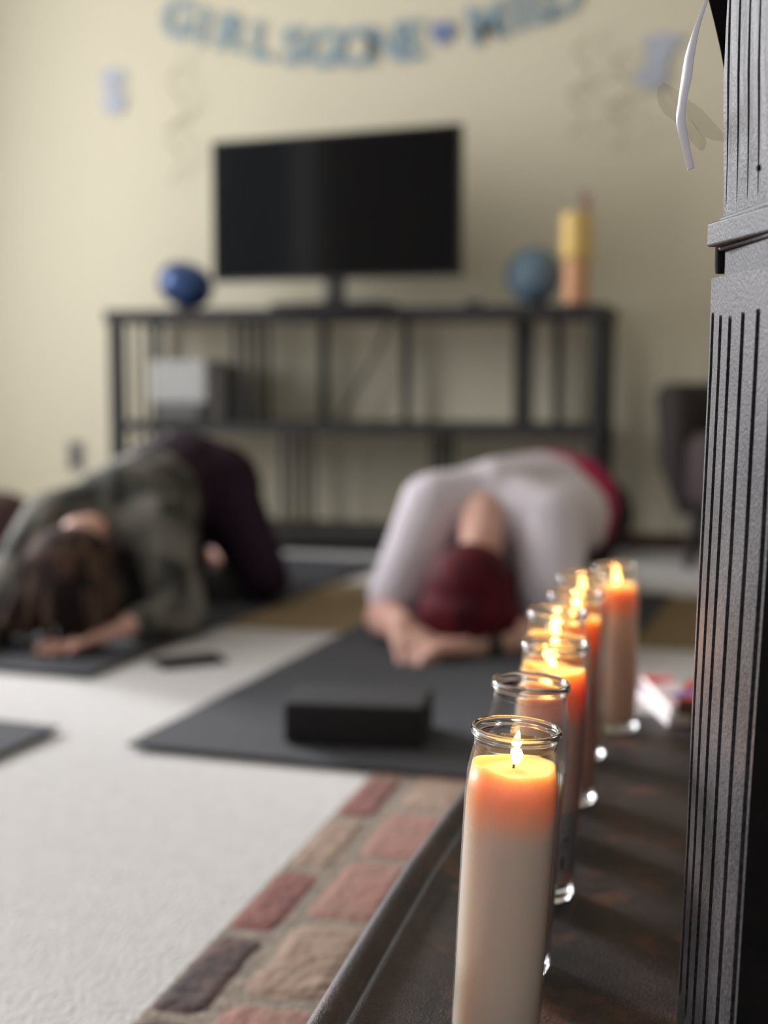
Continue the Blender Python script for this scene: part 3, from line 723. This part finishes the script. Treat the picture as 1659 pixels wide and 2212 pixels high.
# upper post with fine flutes
LEFT2 = [(-400, 1584), (0, 1572), (150, 1565), (300, 1563), (460, 1561)]
GR2 = [.05, .2, .35, .5, .66, .82]
bm = bmesh.new(); rows = []
us2 = sorted(set([0, 1] + [round(g + o_, 4) for g in GR2 for o_ in (-.012, -.006, 0, .006, .012)] + [i / 16 for i in range(17)]))
us2 = [u for i, u in enumerate(us2) if i == 0 or u - us2[i - 1] > .0028]
for py in [-400, -200, -60, 60, 180, 280, 360, 400, 420, 436, 450, 464, 482]:
    A = PD(lerp(LEFT2, py), py, DA); B = PD(lerp(LEFT2, py) + 148, py, DB); B.z = A.z
    rr_ = []
    for u in us2:
        P = A.lerp(B, w2s(u)); dep = 0
        for g in GR2:
            if abs(u - g) < .0062: dep = max(0, min(1, (445 - py) / 20))
        rr_.append(bm.verts.new(P + fn * (-.0014 * dep + .0006 * math.sin(u * 40 + py * .01))))
    rows.append(rr_ + [bm.verts.new(B + Vector((.1, .03, 0))), bm.verts.new(A + Vector((.09, .02, 0)))])
for r1, r2 in zip(rows, rows[1:]):
    n = len(r1)
    for i in range(n): bm.faces.new([r1[i], r1[(i + 1) % n], r2[(i + 1) % n], r2[i]])
bm.faces.new(rows[0]); bm.faces.new(rows[-1][::-1])
obj('upper_post', bm, iron_post, stove)
q = PD(1641, 363, .84); bm = bmesh.new(); ell(bm, q + fn * .0005, (.0016, .0016, .0022), sub=2); obj('rivet', bm, iron_black, stove, smooth=True)
# body of the stove behind the post
A = PD(1500, 1400, DA)
bx0 = A.x + .03; bm = bmesh.new(); box(bm, bx0, .55, A.y + .012, 1.55, TZ + .0, 1.15)
obj('firebox', bm, iron_black, stove, bevel=.01)
bm = bmesh.new(); box(bm, bx0 - .02, .58, A.y - .02, 1.6, 1.15, 1.18); obj('top_plate', bm, iron_black, stove, bevel=.006)
# curved bracket seen left of the upper post
bm = bmesh.new(); d0 = 1.0
edge = [(1490, -120), (1512, -55), (1530, 0), (1542, 48), (1555, 105), (1563, 150), (1572, 176)]
pts = [PD(x_, y_, d0) for x_, y_ in edge] + [PD(1600, 176, d0), PD(1600, -120, d0)]
fr = [bm.verts.new(p) for p in pts]; bkv = [bm.verts.new(p + Vector((.01, .05, 0))) for p in pts]
bm.faces.new(fr); bm.faces.new(bkv[::-1])
for i in range(len(fr)): bm.faces.new([fr[i], fr[(i + 1) % len(fr)], bkv[(i + 1) % len(fr)], bkv[i]])
obj('bracket', bm, iron_black, stove, bevel=.001)

# ribbon
def strip(name, pts, ws, d, m, thick=.0004, wave=0, twist=0):
    bm = bmesh.new(); prev = None; P = [PD(x_, y_, d) for x_, y_ in pts]; n = 60
    xs = [i / (len(P) - 1) for i in range(len(P))]
    def cr(t_):
        f_ = t_ * (len(P) - 1); i = min(int(f_), len(P) - 2); u = f_ - i
        p0, p1, p2, p3 = P[max(i - 1, 0)], P[i], P[i + 1], P[min(i + 2, len(P) - 1)]
        return .5 * ((2 * p1) + (p2 - p0) * u + (2 * p0 - 5 * p1 + 4 * p2 - p3) * u * u + (3 * p1 - p0 - 3 * p2 + p3) * u ** 3)
    for i in range(n + 1):
        t_ = i / n; p = cr(t_); q = cr(min(1, t_ + .01)) - cr(max(0, t_ - .01)); s = q.cross(FWD).normalized(); s = s - FWD * twist
        wd = lerp([(k / (len(ws) - 1), v) for k, v in enumerate(ws)], t_) / F * d / 2
        off = FWD * (wave * math.sin(t_ * 7))
        v = [bm.verts.new(p + s * wd * k + off + FWD * (.0006 * (1 - k * k))) for k in (-1, 0, 1)]
        if prev:
            for k in range(2): bm.faces.new([prev[k], prev[k + 1], v[k + 1], v[k]])
        prev = v
    o = obj(name, bm, m, smooth=True); so = o.modifiers.new('s', 'SOLIDIFY'); so.thickness = thick
    return o
ribm = mat('white lilac satin ribbon', srgb(246, 242, 250), .4, bump=.3, bscale=900, bdist=.0005, sheen=.5)
tag(strip('ribbon', [(1532, -12), (1510, 50), (1493, 115), (1484, 165), (1472, 225), (1469, 262), (1480, 312), (1494, 365)], [4, 9, 16, 18, 14, 16, 14, 12], .94, ribm, wave=.003, twist=1.0),
    'white satin ribbon dangling beside the top of the stove post', 'ribbon')
# clear plastic scrap
pl = bpy.data.materials.new('clear crinkled plastic'); pl.use_nodes = True; nt = pl.node_tree; nt.nodes.clear()
o_ = nt.nodes.new('ShaderNodeOutputMaterial'); mx = nt.nodes.new('ShaderNodeMixShader'); tr = nt.nodes.new('ShaderNodeBsdfTransparent'); pb = nt.nodes.new('ShaderNodeBsdfPrincipled')
tr.inputs[0].default_value = (.985, .98, .965, 1); pb.inputs['Base Color'].default_value = (.8, .77, .7, 1); pb.inputs['Roughness'].default_value = .2
nz = nt.nodes.new('ShaderNodeTexNoise'); nz.inputs['Scale'].default_value = 260; bp = nt.nodes.new('ShaderNodeBump'); bp.inputs['Strength'].default_value = 1; bp.inputs['Distance'].default_value = .002
nt.links.new(nz.outputs[0], bp.inputs['Height']); nt.links.new(bp.outputs[0], pb.inputs['Normal'])
mx.inputs[0].default_value = .11; nt.links.new(tr.outputs[0], mx.inputs[1]); nt.links.new(pb.outputs[0], mx.inputs[2]); nt.links.new(mx.outputs[0], o_.inputs[0])
bm = bmesh.new()
outl = [(1562, 288), (1540, 262), (1515, 238), (1490, 218), (1465, 198), (1450, 184), (1432, 179), (1421, 188), (1419, 205), (1424, 228), (1435, 248), (1455, 262), (1475, 280), (1495, 305), (1512, 326), (1524, 322), (1526, 308), (1522, 296), (1545, 302), (1562, 308)]
cx_, cy_ = 1480, 245; ce = bm.verts.new(PD(cx_, cy_, .955) - FWD * .003)
vs = [bm.verts.new(PD(x_, y_, .955) + FWD * random.uniform(-.003, .003)) for x_, y_ in outl]
ms = [bm.verts.new(PD((x_ + cx_) / 2, (y_ + cy_) / 2, .955) + FWD * random.uniform(-.004, .004)) for x_, y_ in outl]
for i in range(len(vs)):
    j = (i + 1) % len(vs); bm.faces.new([vs[i], vs[j], ms[j], ms[i]]); bm.faces.new([ms[i], ms[j], ce])
o = obj('plastic_scrap', bm, pl); so = o.modifiers.new('s', 'SOLIDIFY'); so.thickness = .0002
tag(o, 'clear crinkled plastic tag sticking out of the upper stove post', 'plastic tag')

# ------------------------------------------------------------------ candles
def thin_glass():
    m = bpy.data.materials.new('clear jar glass'); m.use_nodes = True; nt = m.node_tree; nt.nodes.clear()
    o_ = nt.nodes.new('ShaderNodeOutputMaterial'); mx = nt.nodes.new('ShaderNodeMixShader'); tr = nt.nodes.new('ShaderNodeBsdfTransparent'); gl = nt.nodes.new('ShaderNodeBsdfGlossy')
    tr.inputs[0].default_value = (.965, .96, .955, 1); gl.inputs['Roughness'].default_value = .06
    fr = nt.nodes.new('ShaderNodeFresnel'); fr.inputs[0].default_value = 1.5
    geo = nt.nodes.new('ShaderNodeNewGeometry')
    nz = nt.nodes.new('ShaderNodeTexNoise'); nz.inputs['Scale'].default_value = 40; bp = nt.nodes.new('ShaderNodeBump'); bp.inputs['Strength'].default_value = .25; bp.inputs['Distance'].default_value = .002
    nt.links.new(nz.outputs[0], bp.inputs['Height']); nt.links.new(bp.outputs[0], gl.inputs['Normal'])
    # same Fresnel on both faces of the pane
    lw = nt.nodes.new('ShaderNodeLayerWeight'); lw.inputs[0].default_value = .5
    pw_ = nt.nodes.new('ShaderNodeMath'); pw_.operation = 'POWER'; pw_.inputs[1].default_value = 4.0
    ad = nt.nodes.new('ShaderNodeMath'); ad.operation = 'MULTIPLY_ADD'; ad.inputs[1].default_value = .75; ad.inputs[2].default_value = .05; ad.use_clamp = True
    nt.links.new(lw.outputs['Facing'], pw_.inputs[0]); nt.links.new(pw_.outputs[0], ad.inputs[0])
    nt.links.new(ad.outputs[0], mx.inputs[0]); nt.links.new(tr.outputs[0], mx.inputs[1]); nt.links.new(gl.outputs[0], mx.inputs[2]); nt.links.new(mx.outputs[0], o_.inputs[0])
    return m
gthin = thin_glass()
gsolid = bpy.data.materials.new('thick rim glass'); gsolid.use_nodes = True
b = gsolid.node_tree.nodes['Principled BSDF']; b.inputs['Transmission Weight'].default_value = 1; b.inputs['Roughness'].default_value = .02; b.inputs['IOR'].default_value = 1.45
b.inputs['Base Color'].default_value = (.97, .97, .96, 1)
waxm = mat('white candle wax', srgb(230, 222, 206), .45, sss=1.0, sssr=(.034, .017, .008), bump=.25, bscale=22, bdist=.0015, stretch=(1, 1, .2), spec=.4)
# softened wax by the pool, with flame glow painted in as amber base colour
wm2 = mat('white candle wax with painted flame glow', srgb(230, 222, 206), .45, sss=1.0, sssr=(.045, .020, .008), bump=.25, bscale=22, bdist=.0015, stretch=(1, 1, .2), spec=.4)
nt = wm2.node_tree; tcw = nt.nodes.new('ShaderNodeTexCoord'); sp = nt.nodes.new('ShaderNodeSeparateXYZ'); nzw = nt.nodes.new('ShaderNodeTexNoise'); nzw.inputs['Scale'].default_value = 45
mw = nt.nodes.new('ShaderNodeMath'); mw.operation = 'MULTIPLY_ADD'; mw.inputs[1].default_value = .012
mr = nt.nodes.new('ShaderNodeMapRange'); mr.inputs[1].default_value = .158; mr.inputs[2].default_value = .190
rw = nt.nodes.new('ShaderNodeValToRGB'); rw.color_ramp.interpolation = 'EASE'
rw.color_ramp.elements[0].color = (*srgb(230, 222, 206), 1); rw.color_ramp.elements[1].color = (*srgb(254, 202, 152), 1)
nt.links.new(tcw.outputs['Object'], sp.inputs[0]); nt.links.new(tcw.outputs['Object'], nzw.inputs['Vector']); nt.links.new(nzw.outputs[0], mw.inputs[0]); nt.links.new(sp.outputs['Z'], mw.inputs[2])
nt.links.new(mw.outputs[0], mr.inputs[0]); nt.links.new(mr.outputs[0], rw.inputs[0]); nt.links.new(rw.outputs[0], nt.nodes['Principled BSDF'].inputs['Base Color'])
wickm = mat('charred wick', srgb(60, 32, 20), .9)
flm = bpy.data.materials.new('candle flame'); flm.use_nodes = True; nt = flm.node_tree; nt.nodes.clear()
o_ = nt.nodes.new('ShaderNodeOutputMaterial'); em = nt.nodes.new('ShaderNodeEmission'); em.inputs[0].default_value = (1, .52, .13, 1); em.inputs[1].default_value = 11
nt.links.new(em.outputs[0], o_.inputs[0])
labm = mat('grey paper label', srgb(160, 150, 150), .7); inkm = mat('black ink', (.01, .01, .01), .6)

# rim centre pixel, wax level below rim (m), flame height, flame offset, lit, label
CAN = [
 ((1116, 1570), .026, .024, (.002, -.002), 'glass jar candle nearest the camera, burning, largest of the row', True),
 ((1147, 1472), .075, .0, (0, 0), 'second glass jar candle from the camera, tall clear empty neck and wax burned low', False),
 ((1200, 1388), .024, .020, (-.003, 0), 'third glass jar candle from the camera, burning, with a grey barcode sticker', True),
 ((1205, 1322), .026, .020, (-.006, .0), 'fourth glass jar candle from the camera, burning, just behind the stickered one', True),
 ((1243, 1281), .026, .020, (.004, 0), 'fifth glass jar candle from the camera, burning, third from the far end', True),
 ((1258, 1243), .024, .021, (-.001, 0), 'sixth glass jar candle from the camera, burning, next to the farthest one', True),
 ((1328, 1222), .026, .024, (.005, 0), 'farthest glass jar candle, burning, blurred beside the booklets', True)]
H = .228
SCZ = [1, 1, 1, 1, 1, .97, .94]
GP = [(r_, z if z < .05 else z + .018) for r_, z in [(0, .0015), (.022, .0), (.0285, .0015), (.0300, .006), (.0305, .02), (.0312, .10), (.0315, .165), (.0308, .180), (.0288, .191), (.0276, .1975), (.0279, .2022), (.0286, .2036), (.0300, .2048), (.0305, .2068), (.0299, .2090), (.0288, .2100),
      (.0277, .2092), (.0271, .2068), (.0268, .2025), (.0265, .1970), (.0270, .190), (.0294, .179), (.0306, .165), (.0303, .10), (.0296, .018), (.0280, .010), (.02, .0085), (0, .009)]]
def mi_of(i):
    z = (GP[i][1] + GP[i + 1][1]) / 2
    return 1 if (z > .2165 or z < .0065 or (i >= len(GP) - 4)) else 0
# the jar is one mesh: thin walls, thick rim and foot
bm = bmesh.new(); lathe(bm, GP, 72, mi=[mi_of(i) for i in range(len(GP) - 1)]); bmesh.ops.remove_doubles(bm, verts=bm.verts[:], dist=1e-7)
jar_me = bpy.data.meshes.new('glass_jar'); bmesh.ops.recalc_face_normals(bm, faces=bm.faces[:]); bm.to_mesh(jar_me); bm.free()
jar_me.materials.append(gthin); jar_me.materials.append(gsolid)
for p in jar_me.polygons: p.use_smooth = True
for idx, ((px, py), lev, fh, (fx, fy), lab, lit) in enumerate(CAN):
    top = PZ(px, py, TZ + H * SCZ[idx])
    t_ = tilt(top.y)
    if idx == 6: t_ = -.008
    base = top - Vector((math.sin(t_), 0, math.cos(t_))) * H * SCZ[idx]
    base.z = tray_z(base.x, base.y) + .0006
    T = local(thing('jar_candle', lab, 'candle', base, 'row of glass jar candles on the stove shelf', (0, t_, 0)))
    T.scale = (1, 1, SCZ[idx])
    j = bpy.data.objects.new('glass_jar', jar_me); COL.objects.link(j); j.parent = T
    zt_ = H - lev
    bm = bmesh.new(); n = 64; rings = []
    R_ = .0304
    def rad(z): return min(R_, lerp([(.012, .0280), (.018, .0294), (.10, .0301), (.183, .0304), (.197, .0292), (.208, .0268), (.2145, .0254)], z)) - .0002
    pr_ = [(0, .0105), (.02, .0105), (.0262, .0125), (rad(.02), .02), (rad(.06), .06), (rad(.1), .1)]
    for k in range(1, 7): z = .1 + (zt_ - .1) * k / 6; pr_.append((rad(z), z))
    pr_ += [(rad(zt_) * .93, zt_ - .0004), (rad(zt_) * .8, zt_ - .0022), (rad(zt_) * .5, zt_ - .003), (rad(zt_) * .12, zt_ - .002), (0, zt_ - .0018)]
    lathe(bm, pr_, n)
    for v in bm.verts:
        r_ = math.hypot(v.co.x, v.co.y)
        if v.co.z > zt_ - .0025 and r_ > .02:
            an = math.atan2(v.co.y, v.co.x); v.co.z += .0012 * math.sin(an * 2 + idx) + .0006 * math.sin(an * 5)
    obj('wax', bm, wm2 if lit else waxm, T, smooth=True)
    bm = bmesh.new(); tube(bm, [(.0, -.002, zt_ - .004), (.0005, -.002, zt_ + .002), (.002, -.002, zt_ + .006), (.0025, -.002, zt_ + .010)], [.0008, .0008, .0007, .0005], 8); obj('wick', bm, wickm, T)
    if lit:
        bm = bmesh.new(); prf = [(0, 0), (.0020, .001), (.0038, .004), (.0044, .008), (.0038, .013), (.0027, .018), (.0013, .0225), (0, .025)]
        sc = fh / .025; lathe(bm, [(r_ * max(sc, .9), z * sc) for r_, z in prf], 20, (0, 0, 0))
        lean = {0: .02, 2: -.45, 3: -.1}.get(idx, .0)
        for v in bm.verts: v.co.x += v.co.z * lean + .0006 * math.sin(v.co.z * 300)
        bmesh.ops.translate(bm, verts=bm.verts[:], vec=(.001 + fx * .3, -.0022 + fy, zt_ + .001)); obj('flame', bm, flm, T, smooth=True)
        l = bpy.data.lights.new('flame_light', 'POINT'); l.energy = FLAME_W; l.color = (1, .40, .13); l.shadow_soft_size = .004
        lo = bpy.data.objects.new('flame_light', l); COL.objects.link(lo); lo.parent = T; lo.location = (.001, -.002, zt_ + .001 + fh + .003)
    if idx == 2:
        # curved sticker low on the side facing the camera's right
        bm = bmesh.new(); prev = None; a0 = R(-62); a1 = R(-22)
        for k in range(13):
            a_ = a0 + (a1 - a0) * k / 12; v = [bm.verts.new(((.0313 + e_) * math.cos(a_), (.0313 + e_) * math.sin(a_), z)) for e_, z in ((.0, .030), (.0, .082))]
            if prev: bm.faces.new([prev[0], v[0], v[1], prev[1]])
            prev = v
        o = obj('sticker', bm, labm, T); so = o.modifiers.new('s', 'SOLIDIFY'); so.thickness = .0003; so.offset = 1
        bm = bmesh.new()
        def patch(aa, ab, z0, z1):
            vs = [bm.verts.new((.0318 * math.cos(R(a_)), .0318 * math.sin(R(a_)), z)) for a_, z in ((aa, z0), (ab, z0), (ab, z1), (aa, z1))]; bm.faces.new(vs)
        patch(-50, -45, .033, .045)
        # blurred sideways lettering, read bottom to top
        for za, zb, sa, sb in ((.049, .0502, -52, -38), (.0525, .0537, -52, -38), (.0537, .0555, -52, -49), (.0565, .0577, -50, -38), (.0595, .0607, -50, -38), (.0607, .063, -40, -38), (.067, .0682, -50, -34), (.0577, .0595, -40, -38)): patch(sa, sb, za, zb)
        obj('sticker_print', bm, inkm, o)

# ------------------------------------------------------------------ booklets and matchbox at the far end of the shelf
def slab(name, a, b, width, z0, th, mats, label, cat, left=True):
    a = Vector((a.x, a.y, 0)); b = Vector((b.x, b.y, 0)); d = (b - a).normalized(); s = Vector((-d.y, d.x, 0)); L = (b - a).length
    c_ = (a + b) / 2 + s * width / 2
    T = thing(name, label, cat, (c_.x, c_.y, z0))
    bm = bmesh.new(); obox(bm, c_ + Vector((0, 0, z0 + th / 2)), d * (L / 2 - .001), s * (width / 2 - .001), Vector((0, 0, th / 2 - .0008))); obj('pages', bm, mats[0], T)
    bm = bmesh.new()
    for zz in (z0 + .0004, z0 + th - .0004): obox(bm, c_ + Vector((0, 0, zz)), d * L / 2, s * width / 2, Vector((0, 0, .0005)))
    obj('cover', bm, mats[1], T)
    return T
pg = mat('white paper pages', srgb(235, 228, 224), .7); cv = mat('red white card cover', srgb(214, 190, 192), .5, var=srgb(190, 70, 70), scale=14, vmix=.85, detail=1)
cv2 = mat('white blue card cover', srgb(222, 216, 222), .5, var=srgb(130, 130, 180), scale=14, vmix=.85, detail=1)
zf = TZ + .0008
slab('booklet', PZ(1368, 1500, zf), PZ(1442, 1568, zf), .045, zf, .012, (pg, cv2), 'white booklet lying flat under the red striped one behind the farthest candle', 'booklet')
slab('booklet', PZ(1384, 1462, zf + .02), PZ(1447, 1532, zf + .02), .04, zf + .0125, .012, (pg, cv), 'red and white booklet fanned on top of the white one behind the farthest candle', 'booklet')
a, b = PZ(1462, 1564, zf), PZ(1560, 1572, zf); d = Vector((b.x - a.x, b.y - a.y, 0)).normalized(); s = Vector((-d.y, d.x, 0)); L = .12
mb = thing('matchbox', 'large matchbox with brown side and red and blue lid behind the stove post', 'matchbox', a)
c_ = a + d * L / 2 + s * .06
brn = mat('brown strike side', srgb(120, 88, 78), .8, var=srgb(104, 76, 66), scale=200); redm = mat('red print', srgb(190, 62, 60), .5); blum = mat('blue print', srgb(86, 92, 158), .5)
bm = bmesh.new(); obox(bm, c_ + Vector((0, 0, .017)), d * L / 2, s * .06, Vector((0, 0, .016))); obj('sleeve', bm, brn, mb, bevel=.001)
bm = bmesh.new(); obox(bm, c_ + Vector((0, 0, .0334)), d * (L / 2), s * .06, Vector((0, 0, .0004))); obj('red_panel', bm, redm, mb)
bm = bmesh.new(); obox(bm, c_ - d * .035 + s * .0 + Vector((0, 0, .0341)), (d * .55 + s * .8).normalized() * .058, (s * .55 - d * .8).normalized() * .010, Vector((0, 0, .0003))); obj('blue_stripe', bm, blum, mb)
